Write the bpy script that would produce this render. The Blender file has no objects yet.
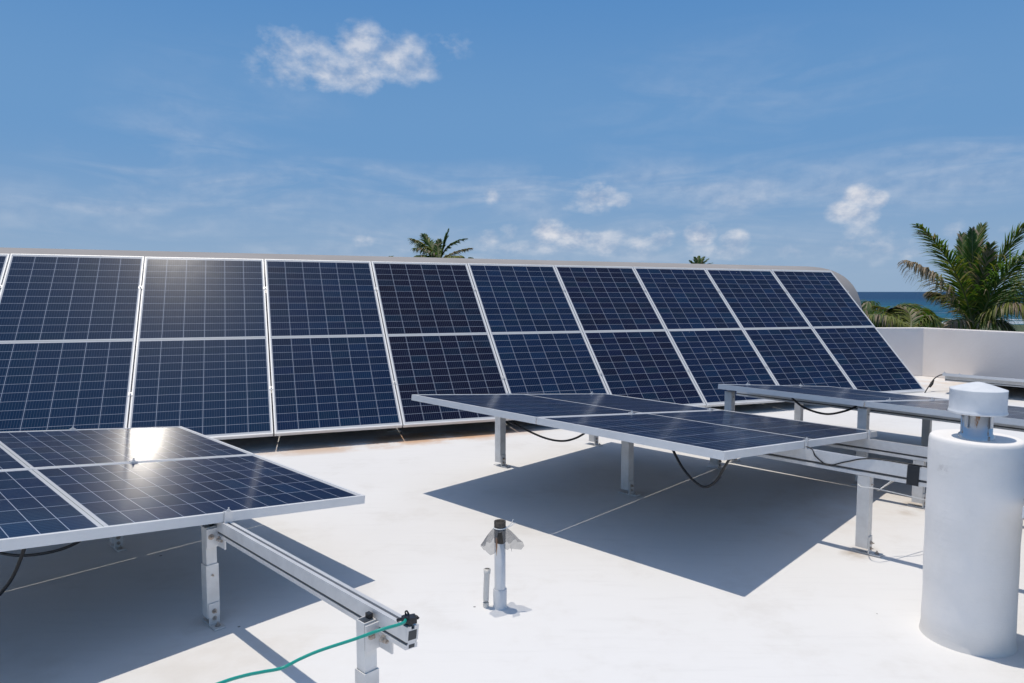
import bpy, bmesh, math, random
from mathutils import Vector, Matrix, noise
random.seed(7)
R = math.radians
scene = bpy.context.scene
col = scene.collection

# ------------------------------------------------------------------ camera
F_PX, PITCH = 692.1, 0.0717
cam_d = bpy.data.cameras.new("camera")
cam = bpy.data.objects.new("camera", cam_d); col.objects.link(cam)
cam_d.sensor_width = 36.0
cam_d.lens = F_PX / 1024 * 36.0
cam_d.clip_start = 0.05; cam_d.clip_end = 120000
cam.location = (0, 0, 0)
cam.rotation_euler = (math.pi/2 - PITCH, 0, 0)
scene.camera = cam
scene.render.resolution_x = 1024; scene.render.resolution_y = 683
scene.render.engine = 'CYCLES'

# ------------------------------------------------------------------ light
SUN_DIR = Vector((-0.130, 0.110, 1.0)).normalized()
SUN_EL = math.asin(SUN_DIR.z)
SUN_ROT = math.atan2(SUN_DIR.x, SUN_DIR.y)
SKY_STRENGTH = 0.13
SKY_SAT = 0.95
sun_d = bpy.data.lights.new("sun", 'SUN'); sun_d.energy = 3.5; sun_d.angle = R(0.53)
sun_d.color = (1.0, 0.925, 0.815)
sun = bpy.data.objects.new("sun", sun_d); col.objects.link(sun)
sun.rotation_euler = SUN_DIR.to_track_quat('Z', 'Y').to_euler()
sun.location = SUN_DIR * 40
scene.view_settings.view_transform = 'Standard'
scene.view_settings.look = 'None'
scene.view_settings.gamma = 1
scene.view_settings.exposure = -0.30
scene.view_settings.use_curve_mapping = False

cp, sp = math.cos(PITCH), math.sin(PITCH)
def ray(px, py):
    a, b = (px-512)/F_PX, (341.5-py)/F_PX
    return Vector((a, cp + b*sp, -sp + b*cp))
def at(px, py, depth):
    r = ray(px, py); return r*(depth/r.y)

world = bpy.data.worlds.new("World"); scene.world = world; world.use_nodes = True
def build_world():
    nt = world.node_tree; N = nt.nodes; L = nt.links; N.clear()
    def mth(op, a, b=None, c=None, clamp=False):
        n = N.new('ShaderNodeMath'); n.operation = op; n.use_clamp = clamp
        for i, v in enumerate((a, b, c)):
            if v is None: continue
            if hasattr(v, 'links'): L.new(v, n.inputs[i])
            else: n.inputs[i].default_value = v
        return n.outputs[0]
    out = N.new('ShaderNodeOutputWorld')
    sky = N.new('ShaderNodeTexSky'); sky.sky_type = 'NISHITA'; sky.sun_disc = False
    sky.sun_elevation = SUN_EL; sky.sun_rotation = SUN_ROT
    sky.altitude = 0; sky.air_density = 1.0; sky.dust_density = 0.15; sky.ozone_density = 3.2
    hs = N.new('ShaderNodeHueSaturation'); hs.inputs['Saturation'].default_value = SKY_SAT
    L.new(sky.outputs[0], hs.inputs['Color'])
    bg = N.new('ShaderNodeBackground'); bg.inputs[1].default_value = SKY_STRENGTH
    L.new(hs.outputs[0], bg.inputs[0])
    tc = N.new('ShaderNodeTexCoord'); sep = N.new('ShaderNodeSeparateXYZ')
    L.new(tc.outputs['Generated'], sep.inputs[0])
    x, y, z = sep.outputs
    azi = mth('ARCTAN2', x, y); ele = mth('ARCSINE', z)
    comb = N.new('ShaderNodeCombineXYZ'); L.new(azi, comb.inputs[0]); L.new(ele, comb.inputs[1])
    def nz(scale, detail, rough, sy=1.0, off=0.0, dist=0.0):
        mp = N.new('ShaderNodeMapping'); L.new(comb.outputs[0], mp.inputs[0])
        mp.inputs['Scale'].default_value = (1, sy, 1); mp.inputs['Location'].default_value = (off, off*.7, 0)
        t = N.new('ShaderNodeTexNoise'); t.inputs['Scale'].default_value = scale
        t.inputs['Detail'].default_value = detail; t.inputs['Roughness'].default_value = rough
        t.inputs['Distortion'].default_value = dist
        L.new(mp.outputs[0], t.inputs['Vector']); return t.outputs['Fac']
    def blobs(lst):
        tot = None
        for px, py, rx, ry, s in lst:
            d = ray(px, py).normalized()
            a0, e0 = math.atan2(d.x, d.y), math.asin(d.z)
            dx = mth('DIVIDE', mth('SUBTRACT', azi, a0), rx/F_PX)
            dy = mth('DIVIDE', mth('SUBTRACT', ele, e0), ry/F_PX)
            r2 = mth('ADD', mth('MULTIPLY', dx, dx), mth('MULTIPLY', dy, dy))
            m = mth('MULTIPLY', mth('SUBTRACT', 1.0, r2, clamp=True), s)
            tot = m if tot is None else mth('MAXIMUM', tot, m)
        return tot
    fine = nz(26, 9, 0.56, 1.5)
    vfine = nz(60, 6, 0.6, 1.3, 4.0)
    # puffy clouds
    m1 = blobs([(295, 50, 50, 26, .68), (304, 66, 50, 24, .72), (345, 70, 66, 26, .92), (364, 48, 36, 30, .95), (398, 60, 46, 28, .92), (420, 68, 26, 18, .7), (448, 46, 34, 18, .42),
                (268, 66, 30, 24, .4),
                (597, 195, 26, 16, .85), (617, 200, 22, 10, .7), (588, 206, 34, 12, .5),
                (548, 231, 22, 16, 1.0), (572, 238, 26, 16, .9), (605, 243, 36, 16, .75), (640, 245, 30, 14, .65), (662, 236, 16, 15, .75),
                (700, 234, 20, 15, 1.0), (734, 241, 18, 14, .95), (720, 252, 46, 12, .5), (490, 238, 16, 14, .55), (508, 232, 14, 12, .5),
                (492, 196, 12, 12, .55), (364, 241, 16, 11, .6), (420, 250, 30, 9, .3), (525, 248, 60, 10, .5),
                (861, 195, 18, 13, 1.1), (875, 201, 14, 13, 1.05), (848, 212, 24, 13, 1.1), (862, 212, 22, 18, .85), (858, 232, 18, 24, .6), (872, 240, 18, 30, .5),
                (846, 246, 20, 14, .5), (890, 248, 20, 12, .45), (866, 236, 34, 30, .42), (908, 250, 18, 14, .45),
                (955, 228, 14, 12, .4), (1005, 234, 22, 12, .35), (790, 250, 26, 12, .4)])
    d1 = mth('ADD', m1, mth('MULTIPLY', mth('SUBTRACT', fine, 0.5), 1.5))
    d1 = mth('ADD', d1, mth('MULTIPLY', mth('SUBTRACT', vfine, 0.5), 0.7))
    d1 = mth('MULTIPLY', mth('SUBTRACT', d1, 0.22), 1.12, clamp=True)
    d1 = mth('MULTIPLY', d1, mth('MULTIPLY', m1, 2.2, clamp=True))
    d1 = mth('MULTIPLY', d1, 0.74)
    # cirrus veils
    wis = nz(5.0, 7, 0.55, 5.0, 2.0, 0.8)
    m2 = blobs([(180, 160, 110, 50, .55), (300, 190, 260, 34, .8), (90, 212, 200, 34, .6), (620, 200, 330, 46, .75), (930, 165, 160, 26, .75),
                (800, 190, 240, 36, .8), (560, 250, 420, 46, .75), (230, 110, 120, 70, .22), (740, 110, 200, 80, .25)])
    d2 = mth('MULTIPLY', mth('SUBTRACT', wis, 0.40), 2.4, clamp=True)
    d2 = mth('MULTIPLY', mth('MULTIPLY', d2, m2), 0.66)
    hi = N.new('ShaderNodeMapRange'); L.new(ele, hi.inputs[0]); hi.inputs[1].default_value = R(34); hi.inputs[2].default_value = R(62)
    d3 = mth('MULTIPLY', mth('MULTIPLY', mth('ADD', mth('MULTIPLY', wis, .6), .12), hi.outputs[0]), .75)  # thin cloud added high out of view, whitens the fill light
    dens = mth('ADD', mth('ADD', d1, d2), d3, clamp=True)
    up = nz(26, 9, 0.56, 1.5, 0.0, 0.0)
    upm = up.node.inputs['Vector'].links[0].from_node; upm.inputs['Location'].default_value = (0.006, -0.016, 0)
    sh = mth('ADD', mth('MULTIPLY', mth('SUBTRACT', fine, up), 3.2), .62, clamp=True)  # lit and shaded parts of the clouds painted from shifted noise
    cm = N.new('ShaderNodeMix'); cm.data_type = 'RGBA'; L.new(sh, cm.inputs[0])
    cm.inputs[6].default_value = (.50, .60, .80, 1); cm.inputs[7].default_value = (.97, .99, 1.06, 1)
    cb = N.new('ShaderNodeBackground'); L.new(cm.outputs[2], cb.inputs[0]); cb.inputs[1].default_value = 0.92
    # sky colour painted by elevation over the sky texture, fading out higher up
    hz = N.new('ShaderNodeMapRange'); hz.interpolation_type = 'SMOOTHERSTEP'
    L.new(ele, hz.inputs[0]); hz.inputs[1].default_value = R(60); hz.inputs[2].default_value = R(20)
    hz.inputs[3].default_value = 0.0; hz.inputs[4].default_value = .95
    hr = N.new('ShaderNodeValToRGB'); hr.color_ramp.interpolation = 'EASE'
    hr.color_ramp.elements[0].position = .0; hr.color_ramp.elements[0].color = (.335, .495, .715, 1)
    hr.color_ramp.elements[1].position = 1.0; hr.color_ramp.elements[1].color = (.100, .300, .665, 1)
    e_ = hr.color_ramp.elements.new(.45); e_.color = (.175, .385, .71, 1)
    L.new(mth('DIVIDE', ele, R(27), clamp=True), hr.inputs[0])
    hb = N.new('ShaderNodeBackground'); L.new(hr.outputs[0], hb.inputs[0]); hb.inputs[1].default_value = 1.0
    hm = N.new('ShaderNodeMixShader'); L.new(hz.outputs[0], hm.inputs[0]); L.new(bg.outputs[0], hm.inputs[1]); L.new(hb.outputs[0], hm.inputs[2])
    bg = hm
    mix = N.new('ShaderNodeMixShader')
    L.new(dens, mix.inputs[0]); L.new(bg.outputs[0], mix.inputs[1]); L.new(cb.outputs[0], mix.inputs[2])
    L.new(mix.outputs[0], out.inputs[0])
build_world()

# ------------------------------------------------------------------ helpers
def tag(o, label=None, cat=None, group=None, kind=None):
    if label: o['label'] = label
    if cat: o['category'] = cat
    if group: o['group'] = group
    if kind: o['kind'] = kind
    return o
def empty(name, loc=(0, 0, 0), rz=0.0, mat=None, parent=None):
    o = bpy.data.objects.new(name, None); col.objects.link(o); o.empty_display_size = .1
    if mat is not None: o.matrix_world = mat
    else:
        o.location = loc; o.rotation_euler = (0, 0, rz)
    if parent: o.parent = parent
    return o
def mesh_obj(name, bm, mats, parent=None, smooth=False, bevel=0.0):
    me = bpy.data.meshes.new(name)
    if bevel > 0:
        es = [e for e in bm.edges if len(e.link_faces) == 2 and e.calc_face_angle(0) > .5]
        bmesh.ops.bevel(bm, geom=es, offset=bevel, segments=2, profile=.6, affect='EDGES')
    bm.normal_update()
    bm.to_mesh(me); bm.free()
    for m in (mats if isinstance(mats, (list, tuple)) else [mats]): me.materials.append(m)
    if smooth:
        for p in me.polygons: p.use_smooth = True
    o = bpy.data.objects.new(name, me); col.objects.link(o)
    if parent: o.parent = parent
    return o
def box(bm, x0, x1, y0, y1, z0, z1, mi=0, M=None):
    vs = [bm.verts.new((x, y, z)) for x in (x0, x1) for y in (y0, y1) for z in (z0, z1)]
    if M is not None:
        for v in vs: v.co = M @ v.co
    for f in ((0, 1, 3, 2), (4, 6, 7, 5), (0, 4, 5, 1), (2, 3, 7, 6), (0, 2, 6, 4), (1, 5, 7, 3)):
        fc = bm.faces.new([vs[i] for i in f]); fc.material_index = mi
def prism(bm, prof, y0, y1, M=None, mi=0):
    """extrude a closed (x,z) outline along y"""
    a = [bm.verts.new((x, y0, z)) for x, z in prof]; b = [bm.verts.new((x, y1, z)) for x, z in prof]
    if M is not None:
        for v in a+b: v.co = M @ v.co
    n = len(prof)
    for i in range(n):
        bm.faces.new((a[i], b[i], b[(i+1) % n], a[(i+1) % n])).material_index = mi
    bm.faces.new(a[::-1]).material_index = mi; bm.faces.new(b).material_index = mi
    bmesh.ops.recalc_face_normals(bm, faces=bm.faces[:])
def lathe(bm, prof, seg=32, M=None, mi=0, closed=False):
    rings = []
    for r, z in prof:
        ring = []
        for k in range(seg):
            a = 2*math.pi*k/seg
            v = bm.verts.new((r*math.cos(a), r*math.sin(a), z))
            if M is not None: v.co = M @ v.co
            ring.append(v)
        rings.append(ring)
    for i in range(len(rings)-1):
        for k in range(seg):
            bm.faces.new((rings[i][k], rings[i][(k+1) % seg], rings[i+1][(k+1) % seg], rings[i+1][k])).material_index = mi
    if closed:
        bm.faces.new(rings[0][::-1]).material_index = mi; bm.faces.new(rings[-1]).material_index = mi
def tube(bm, pts, r, seg=8, mi=0, cap=True):
    pts = [Vector(p) for p in pts]; rings = []
    up = Vector((0, 0, 1))
    for i, p in enumerate(pts):
        t = (pts[min(i+1, len(pts)-1)] - pts[max(i-1, 0)]).normalized()
        u = t.cross(up)
        if u.length < 1e-3: u = t.cross(Vector((1, 0, 0)))
        u.normalize(); w = u.cross(t)
        rr = r[i] if isinstance(r, (list, tuple)) else r
        rings.append([bm.verts.new(p + u*rr*math.cos(2*math.pi*k/seg) + w*rr*math.sin(2*math.pi*k/seg)) for k in range(seg)])
    for i in range(len(rings)-1):
        for k in range(seg):
            bm.faces.new((rings[i][k], rings[i+1][k], rings[i+1][(k+1) % seg], rings[i][(k+1) % seg])).material_index = mi
    if cap:
        bm.faces.new(rings[0]).material_index = mi; bm.faces.new(rings[-1][::-1]).material_index = mi
def spline(pts, n=10):
    pts = [Vector(p) for p in pts]; P = [pts[0]]+pts+[pts[-1]]; out = []
    for i in range(1, len(P)-2):
        for k in range(n):
            t = k/n; a, b, c, d = P[i-1], P[i], P[i+1], P[i+2]
            out.append(.5*((2*b)+(-a+c)*t+(2*a-5*b+4*c-d)*t*t+(-a+3*b-3*c+d)*t**3))
    out.append(pts[-1]); return out

# ------------------------------------------------------------------ materials
def mat(name, color=(.5, .5, .5), rough=.5, metal=0.0, bump=None, var=None, spec=.5, coat=0.0, nscale=8.0):
    m = bpy.data.materials.new(name); m.use_nodes = True; nt = m.node_tree; b = nt.nodes['Principled BSDF']
    b.inputs['Base Color'].default_value = (*color, 1); b.inputs['Roughness'].default_value = rough
    b.inputs['Metallic'].default_value = metal; b.inputs['Specular IOR Level'].default_value = spec
    b.inputs['Coat Weight'].default_value = coat
    tc = nt.nodes.new('ShaderNodeTexCoord')
    if var:
        n = nt.nodes.new('ShaderNodeTexNoise'); n.inputs['Scale'].default_value = nscale; n.inputs['Detail'].default_value = 6
        n.inputs['Roughness'].default_value = .65
        nt.links.new(tc.outputs['Object'], n.inputs['Vector'])
        r = nt.nodes.new('ShaderNodeValToRGB'); r.color_ramp.elements[0].position = .32; r.color_ramp.elements[1].position = .68
        r.color_ramp.elements[0].color = (*var, 1); r.color_ramp.elements[1].color = (*color, 1)
        nt.links.new(n.outputs[0], r.inputs[0]); nt.links.new(r.outputs[0], b.inputs['Base Color'])
    if bump:
        n2 = nt.nodes.new('ShaderNodeTexNoise'); n2.inputs['Scale'].default_value = bump[0]; n2.inputs['Detail'].default_value = 5
        nt.links.new(tc.outputs['Object'], n2.inputs['Vector'])
        bp = nt.nodes.new('ShaderNodeBump'); bp.inputs['Strength'].default_value = bump[1]; bp.inputs['Distance'].default_value = bump[2]
        nt.links.new(n2.outputs[0], bp.inputs['Height']); nt.links.new(bp.outputs[0], b.inputs['Normal'])
    return m

class NB:
    """tiny node builder"""
    def __init__(s, name):
        s.m = bpy.data.materials.new(name); s.m.use_nodes = True
        s.nt = s.m.node_tree; s.N = s.nt.nodes; s.L = s.nt.links; s.b = s.N['Principled BSDF']
    def put(s, sock, v):
        if hasattr(v, 'links'): s.L.new(v, sock)
        else: sock.default_value = v
    def m_(s, op, a, b=None, c=None, clamp=False):
        n = s.N.new('ShaderNodeMath'); n.operation = op; n.use_clamp = clamp
        for i, v in enumerate((a, b, c)):
            if v is not None: s.put(n.inputs[i], v)
        return n.outputs[0]
    def mix(s, f, a, b):
        n = s.N.new('ShaderNodeMix'); n.data_type = 'RGBA'
        s.put(n.inputs[0], f)
        for i, v in ((6, a), (7, b)):
            s.put(n.inputs[i], v if hasattr(v, 'links') else (*v, 1))
        return n.outputs[2]
    def noise(s, vec, scale, detail=5, rough=.6, dist=0.0):
        n = s.N.new('ShaderNodeTexNoise'); n.inputs['Scale'].default_value = scale; n.inputs['Detail'].default_value = detail
        n.inputs['Roughness'].default_value = rough; n.inputs['Distortion'].default_value = dist
        s.L.new(vec, n.inputs['Vector']); return n.outputs['Fac']
    def ramp(s, f, lo, hi):
        n = s.N.new('ShaderNodeMapRange'); n.interpolation_type = 'SMOOTHSTEP'
        s.put(n.inputs[0], f); n.inputs[1].default_value = lo; n.inputs[2].default_value = hi
        return n.outputs[0]

PW, PL, TH = 1.002, 2.008, 0.035
PITCHX = 1.012
def mat_cells():
    s = NB('solar_cells')
    tc = s.N.new('ShaderNodeTexCoord'); sp_ = s.N.new('ShaderNodeSeparateXYZ'); s.L.new(tc.outputs['Object'], sp_.inputs[0])
    u0, v0 = sp_.outputs[0], sp_.outputs[1]
    cw, ch = 0.1605, 0.0800
    mu = (PW-6*cw)/2; half = 12*ch; mid = 0.030; mv = (PL-2*half-mid)/2
    u = s.m_('SUBTRACT', u0, mu)
    up = s.m_('GREATER_THAN', v0, PL/2)
    v = s.m_('SUBTRACT', s.m_('SUBTRACT', v0, mv), s.m_('MULTIPLY', up, mid))
    cu = s.m_('DIVIDE', u, cw); cv = s.m_('DIVIDE', v, ch)
    fu = s.m_('FRACT', cu); fv = s.m_('FRACT', cv)
    du = s.m_('MULTIPLY', s.m_('MINIMUM', fu, s.m_('SUBTRACT', 1.0, fu)), cw)
    dv = s.m_('MULTIPLY', s.m_('MINIMUM', fv, s.m_('SUBTRACT', 1.0, fv)), ch)
    gap = s.m_('MAXIMUM', s.m_('LESS_THAN', du, .0017), s.m_('LESS_THAN', dv, .0013))
    inu = s.m_('MULTIPLY', s.m_('GREATER_THAN', u, 0.0), s.m_('LESS_THAN', u, 6*cw))
    inv = s.m_('MULTIPLY', s.m_('GREATER_THAN', v0, mv), s.m_('LESS_THAN', v0, PL-mv))
    nmid = s.m_('GREATER_THAN', s.m_('ABSOLUTE', s.m_('SUBTRACT', v0, PL/2)), mid/2)
    inside = s.m_('MULTIPLY', s.m_('MULTIPLY', inu, inv), nmid)
    # fingers / busbars
    fb = s.m_('FRACT', s.m_('MULTIPLY', fu, 9.0))
    bus = s.m_('LESS_THAN', s.m_('ABSOLUTE', s.m_('SUBTRACT', fb, .5)), .060)
    # per-cell variation
    oi = s.N.new('ShaderNodeObjectInfo')
    cid = s.N.new('ShaderNodeCombineXYZ')
    s.L.new(s.m_('FLOOR', cu), cid.inputs[0]); s.L.new(s.m_('FLOOR', s.m_('MULTIPLY', cv, 1.0)), cid.inputs[1])
    s.L.new(s.m_('MULTIPLY', oi.outputs['Random'], 91.0), cid.inputs[2])
    wn = s.N.new('ShaderNodeTexWhiteNoise'); s.L.new(cid.outputs[0], wn.inputs['Vector'])
    r1 = wn.outputs['Value']
    sepc = s.N.new('ShaderNodeSeparateColor'); s.L.new(wn.outputs['Color'], sepc.inputs[0])
    off = s.N.new('ShaderNodeVectorMath'); off.operation = 'ADD'; s.L.new(tc.outputs['Object'], off.inputs[0]); s.L.new(cid.outputs[0], off.inputs[1])
    grain = s.noise(off.outputs[0], 26, 4, .7)
    patch = s.noise(off.outputs[0], 1.2, 2, .5)
    tsep = s.N.new('ShaderNodeSeparateColor'); s.L.new(oi.outputs['Color'], tsep.inputs[0]); tr, tg, tb = tsep.outputs[0], tsep.outputs[1], tsep.outputs[2]
    c = s.mix(r1, (.0008, .0040, .024), (.0016, .0105, .054))
    c = s.mix(s.m_('MULTIPLY', s.m_('GREATER_THAN', sepc.outputs[1], .91), .6), c, (.002, .026, .085))
    c = s.mix(tg, c, (.0030, .0020, .0125))
    c = s.mix(tr, c, (.0010, .026, .074))
    c = s.mix(s.m_('MULTIPLY', s.ramp(patch, .48, .7), .5), c, (.001, .028, .066))
    c = s.mix(s.m_('MULTIPLY', grain, .35), c, (.001, .004, .022))
    c = s.mix(s.m_('MULTIPLY', bus, .46), c, (.10, .14, .22))
    c = s.mix(gap, c, (.32, .36, .45))
    c = s.mix(inside, (.55, .56, .58), c)
    c = s.mix(s.m_('LESS_THAN', s.m_('ABSOLUTE', s.m_('SUBTRACT', v0, PL/2)), .0014), c, (.16, .19, .17))
    # dust film and dried rain streaks
    mp = s.N.new('ShaderNodeMapping'); mp.inputs['Scale'].default_value = (9, .8, 1); s.L.new(tc.outputs['Object'], mp.inputs[0])
    streak = s.noise(mp.outputs[0], 1.6, 6, .7)
    blot = s.noise(tc.outputs['Object'], 7, 8, .75)
    dust = s.m_('MULTIPLY', s.m_('ADD', s.ramp(streak, .42, .8), s.ramp(blot, .45, .85)), .010)
    dust = s.m_('ADD', dust, .001)
    vor = s.N.new('ShaderNodeTexVoronoi'); vor.inputs['Scale'].default_value = 3.1
    vo = s.N.new('ShaderNodeVectorMath'); vo.operation = 'ADD'; s.L.new(tc.outputs['Object'], vo.inputs[0])
    cr = s.N.new('ShaderNodeCombineXYZ'); s.L.new(s.m_('MULTIPLY', oi.outputs['Random'], 53.0), cr.inputs[0]); s.L.new(cr.outputs[0], vo.inputs[1])
    s.L.new(vo.outputs[0], vor.inputs['Vector'])
    spot = s.m_('LESS_THAN', vor.outputs['Distance'], .022)
    c = s.mix(dust, c, (.50, .46, .42))
    c = s.mix(s.m_('MULTIPLY', spot, .35), c, (.6, .6, .58))
    s.L.new(c, s.b.inputs['Base Color'])
    s.put(s.b.inputs['Roughness'], s.m_('ADD', .30, s.m_('MULTIPLY', blot, .10)))
    s.b.inputs['Specular IOR Level'].default_value = .02
    s.b.inputs['Coat Weight'].default_value = .52
    s.b.inputs['Coat IOR'].default_value = 1.29
    s.put(s.b.inputs['Coat Roughness'], s.m_('ADD', s.m_('ADD', .065, s.m_('MULTIPLY', blot, .05)), s.m_('MULTIPLY', tb, .17)))
    return s.m
M_cells = mat_cells()
M_back = mat('dark_backsheet', (.16, .16, .165), .6)
M_alu = mat('anodised_aluminium', (.80, .795, .79), .5, .12, var=(.73, .725, .72), nscale=5)
M_rail = mat('mill_aluminium', (.78, .77, .76), .42, .35, var=(.66, .65, .64), nscale=14, bump=(60, .15, .001))
M_post = mat('weathered_aluminium_post', (.80, .79, .77), .52, .25, var=(.66, .64, .61), nscale=11, bump=(45, .2, .001))
M_slot_shade = mat('rail_slot_shade', (.07, .07, .07), .6)  # dark grey standing for shade inside the rail ends and slots
M_bolt = mat('stainless_bolt', (.58, .55, .52), .35, .8, var=(.40, .31, .24), nscale=60)
M_black = mat('black_cable_jacket', (.012, .012, .014), .45)
M_green = mat('green_ground_wire', (.01, .36, .28), .4, coat=.2)
M_white = mat('white_cord', (.75, .75, .73), .6)
M_tape = mat('black_tape', (.015, .016, .02), .4)

def mat_roof():
    s = NB('white_roof_membrane')
    tc = s.N.new('ShaderNodeTexCoord'); o = tc.outputs['Object']
    big = s.noise(o, .55, 5, .6); mid = s.noise(o, 3.0, 6, .65); fine = s.noise(o, 40, 3, .6)
    c = s.mix(s.ramp(big, .35, .7), (.80, .79, .775), (.765, .75, .73))
    c = s.mix(s.m_('MULTIPLY', s.ramp(mid, .50, .75), .42), c, (.64, .61, .57))
    # faint brush streaks
    mp = s.N.new('ShaderNodeMapping'); mp.inputs['Rotation'].default_value = (0, 0, .5); mp.inputs['Scale'].default_value = (1, 9, 1); s.L.new(o, mp.inputs[0])
    st = s.noise(mp.outputs[0], 3, 5, .6)
    c = s.mix(s.m_('MULTIPLY', s.ramp(st, .5, .8), .18), c, (.60, .59, .57))
    # small grit specks
    vor = s.N.new('ShaderNodeTexVoronoi'); vor.inputs['Scale'].default_value = 4.0; s.L.new(o, vor.inputs['Vector'])
    sepc = s.N.new('ShaderNodeSeparateColor'); s.L.new(vor.outputs['Color'], sepc.inputs[0])
    spk = s.m_('MULTIPLY', s.m_('LESS_THAN', vor.outputs['Distance'], s.m_('MULTIPLY', sepc.outputs[1], .040)), s.m_('GREATER_THAN', sepc.outputs[0], .40))
    c = s.mix(s.m_('MULTIPLY', spk, .8), c, (.10, .09, .08))
    # dirty silt stains beside the steep row and by posts (x, y, rx, ry, strength, colour)
    sep = s.N.new('ShaderNodeSeparateXYZ'); s.L.new(o, sep.inputs[0])
    def stain(cx, cy, rx, ry, rot, k, colr, c):
        ca, sa = math.cos(rot), math.sin(rot)
        dx = s.m_('SUBTRACT', sep.outputs[0], cx); dy = s.m_('SUBTRACT', sep.outputs[1], cy)
        a = s.m_('DIVIDE', s.m_('ADD', s.m_('MULTIPLY', dx, ca), s.m_('MULTIPLY', dy, sa)), rx)
        b = s.m_('DIVIDE', s.m_('SUBTRACT', s.m_('MULTIPLY', dy, ca), s.m_('MULTIPLY', dx, sa)), ry)
        r = s.m_('SUBTRACT', 1.0, s.m_('ADD', s.m_('MULTIPLY', a, a), s.m_('MULTIPLY', b, b)), clamp=True)
        f = s.m_('MULTIPLY', r, s.m_('MULTIPLY', s.ramp(mid, .35, .62), k))
        return s.mix(f, c, colr)
    for args in STAINS: c = stain(*args, c)
    s.L.new(c, s.b.inputs['Base Color']); s.b.inputs['Roughness'].default_value = .62
    s.b.inputs['Specular IOR Level'].default_value = .3
    bp = s.N.new('ShaderNodeBump'); bp.inputs['Strength'].default_value = .35; bp.inputs['Distance'].default_value = .004
    s.L.new(s.m_('ADD', s.m_('MULTIPLY', fine, .25), mid), bp.inputs['Height']); s.L.new(bp.outputs[0], s.b.inputs['Normal'])
    return s.m
ZR = -1.235
def gz(px, py, z=ZR):
    r = ray(px, py); return r*(z/r.z)
STAINS = []
for px, py, rx, ry, rot, k, c_ in ((400, 441, 1.5, .30, .37, 1.0, (.64, .42, .28)), (440, 436, .9, .22, .37, 1.2, (.62, .36, .20)),
                                  (330, 448, 1.2, .2, .37, .5, (.62, .50, .40)),
                                  (935, 384, 1.6, .9, .0, .5, (.66, .52, .40)), (860, 553, .16, .09, .8, .9, (.42, .34, .26)),
                                  (915, 508, .2, .1, .8, .9, (.42, .34, .26)), (216, 622, .14, .1, .8, .5, (.5, .45, .4)),
                                  (640, 494, .16, .1, .8, .5, (.5, .45, .4)), (850, 500, 1.2, .5, .8, .35, (.66, .58, .50)),
                                  (250, 660, .5, .25, .2, .3, (.68, .62, .54))):
    g = gz(px, py); STAINS.append((g.x, g.y, rx, ry, rot, k, c_))
M_roof = mat_roof()
M_plaster = mat('painted_parapet_plaster', (.93, .87, .82), .75, var=(.88, .81, .755), nscale=1.4, bump=(30, .3, .004))
M_vault = mat('grey_plaster', (.37, .345, .33), .8, var=(.31, .29, .275), nscale=1.1, bump=(30, .3, .004))

# ------------------------------------------------------------------ setting
Z_LAND, Z_SEA = -7.2, -8.2
def structure(name, bm, m, smooth=False):
    return tag(mesh_obj(name, bm, m, smooth=smooth), kind='structure')
CORNER = Vector((6.03, 10.117, 0))
WD = Vector((0.46, -0.888, 0)).normalized()          # right parapet, towards the viewer
# roof deck (solid block under the terrace)
bm = bmesh.new()
pR = CORNER + WD*16
outl = [(-16, -8), (pR.x+.3, -8), (pR.x+.3, pR.y), (CORNER.x+.17, CORNER.y+.17), (-16, 10.6)]
a = [bm.verts.new((x, y, ZR)) for x, y in outl]; b = [bm.verts.new((x, y, Z_LAND-.3)) for x, y in outl]
bm.faces.new(a)
for i in range(5): bm.faces.new((a[i], b[i], b[(i+1) % 5], a[(i+1) % 5]))
bmesh.ops.recalc_face_normals(bm, faces=bm.faces[:])
structure('roof_terrace', bm, M_roof)

# parapet: concave corner, one thing
def wall_strip(bm, pts, th, z0, z1):
    """pts: inner face polyline; thickness is added to the outside (left of travel)"""
    n = len(pts); ins = [Vector(p) for p in pts]; outs = []
    for i in range(n):
        d = []
        if i > 0: d.append((ins[i]-ins[i-1]).normalized())
        if i < n-1: d.append((ins[i+1]-ins[i]).normalized())
        nn = sum((Vector((-q.y, q.x, 0)) for q in d), Vector()).normalized()
        k = 1/max(.3, nn.dot(Vector((-d[0].y, d[0].x, 0))))
        outs.append(ins[i]+nn*th*k)
    for i in range(n-1):
        q = [ins[i], ins[i+1], outs[i+1], outs[i]]
        bt = .11*(z1-z0)/th                      # face leans back a little, tilted to catch more sun
        qh = [q[0].lerp(q[3], bt), q[1].lerp(q[2], bt), q[2], q[3]]
        lo = [bm.verts.new((p.x, p.y, z0)) for p in q]; hi = [bm.verts.new((p.x, p.y, z1)) for p in qh]
        bm.faces.new(hi); bm.faces.new(lo[::-1])
        for k in range(4):
            if k == 1 and i < n-2 or k == 3 and i > 0: continue
            bm.faces.new((lo[k], lo[(k+1) % 4], hi[(k+1) % 4], hi[k]))
bm = bmesh.new()
ZP = -0.529
c0 = CORNER
wall_strip(bm, [c0+Vector((-7, -.35, 0)), c0, c0+WD*16], .20, ZR, ZP)
bmesh.ops.remove_doubles(bm, verts=bm.verts[:], dist=1e-4)
bmesh.ops.recalc_face_normals(bm, faces=bm.faces[:])
par = mesh_obj('parapet_wall', bm, M_plaster, bevel=.012)
tag(par, 'low cream plastered parapet wall turning a corner at the roof edge', 'wall')

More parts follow.
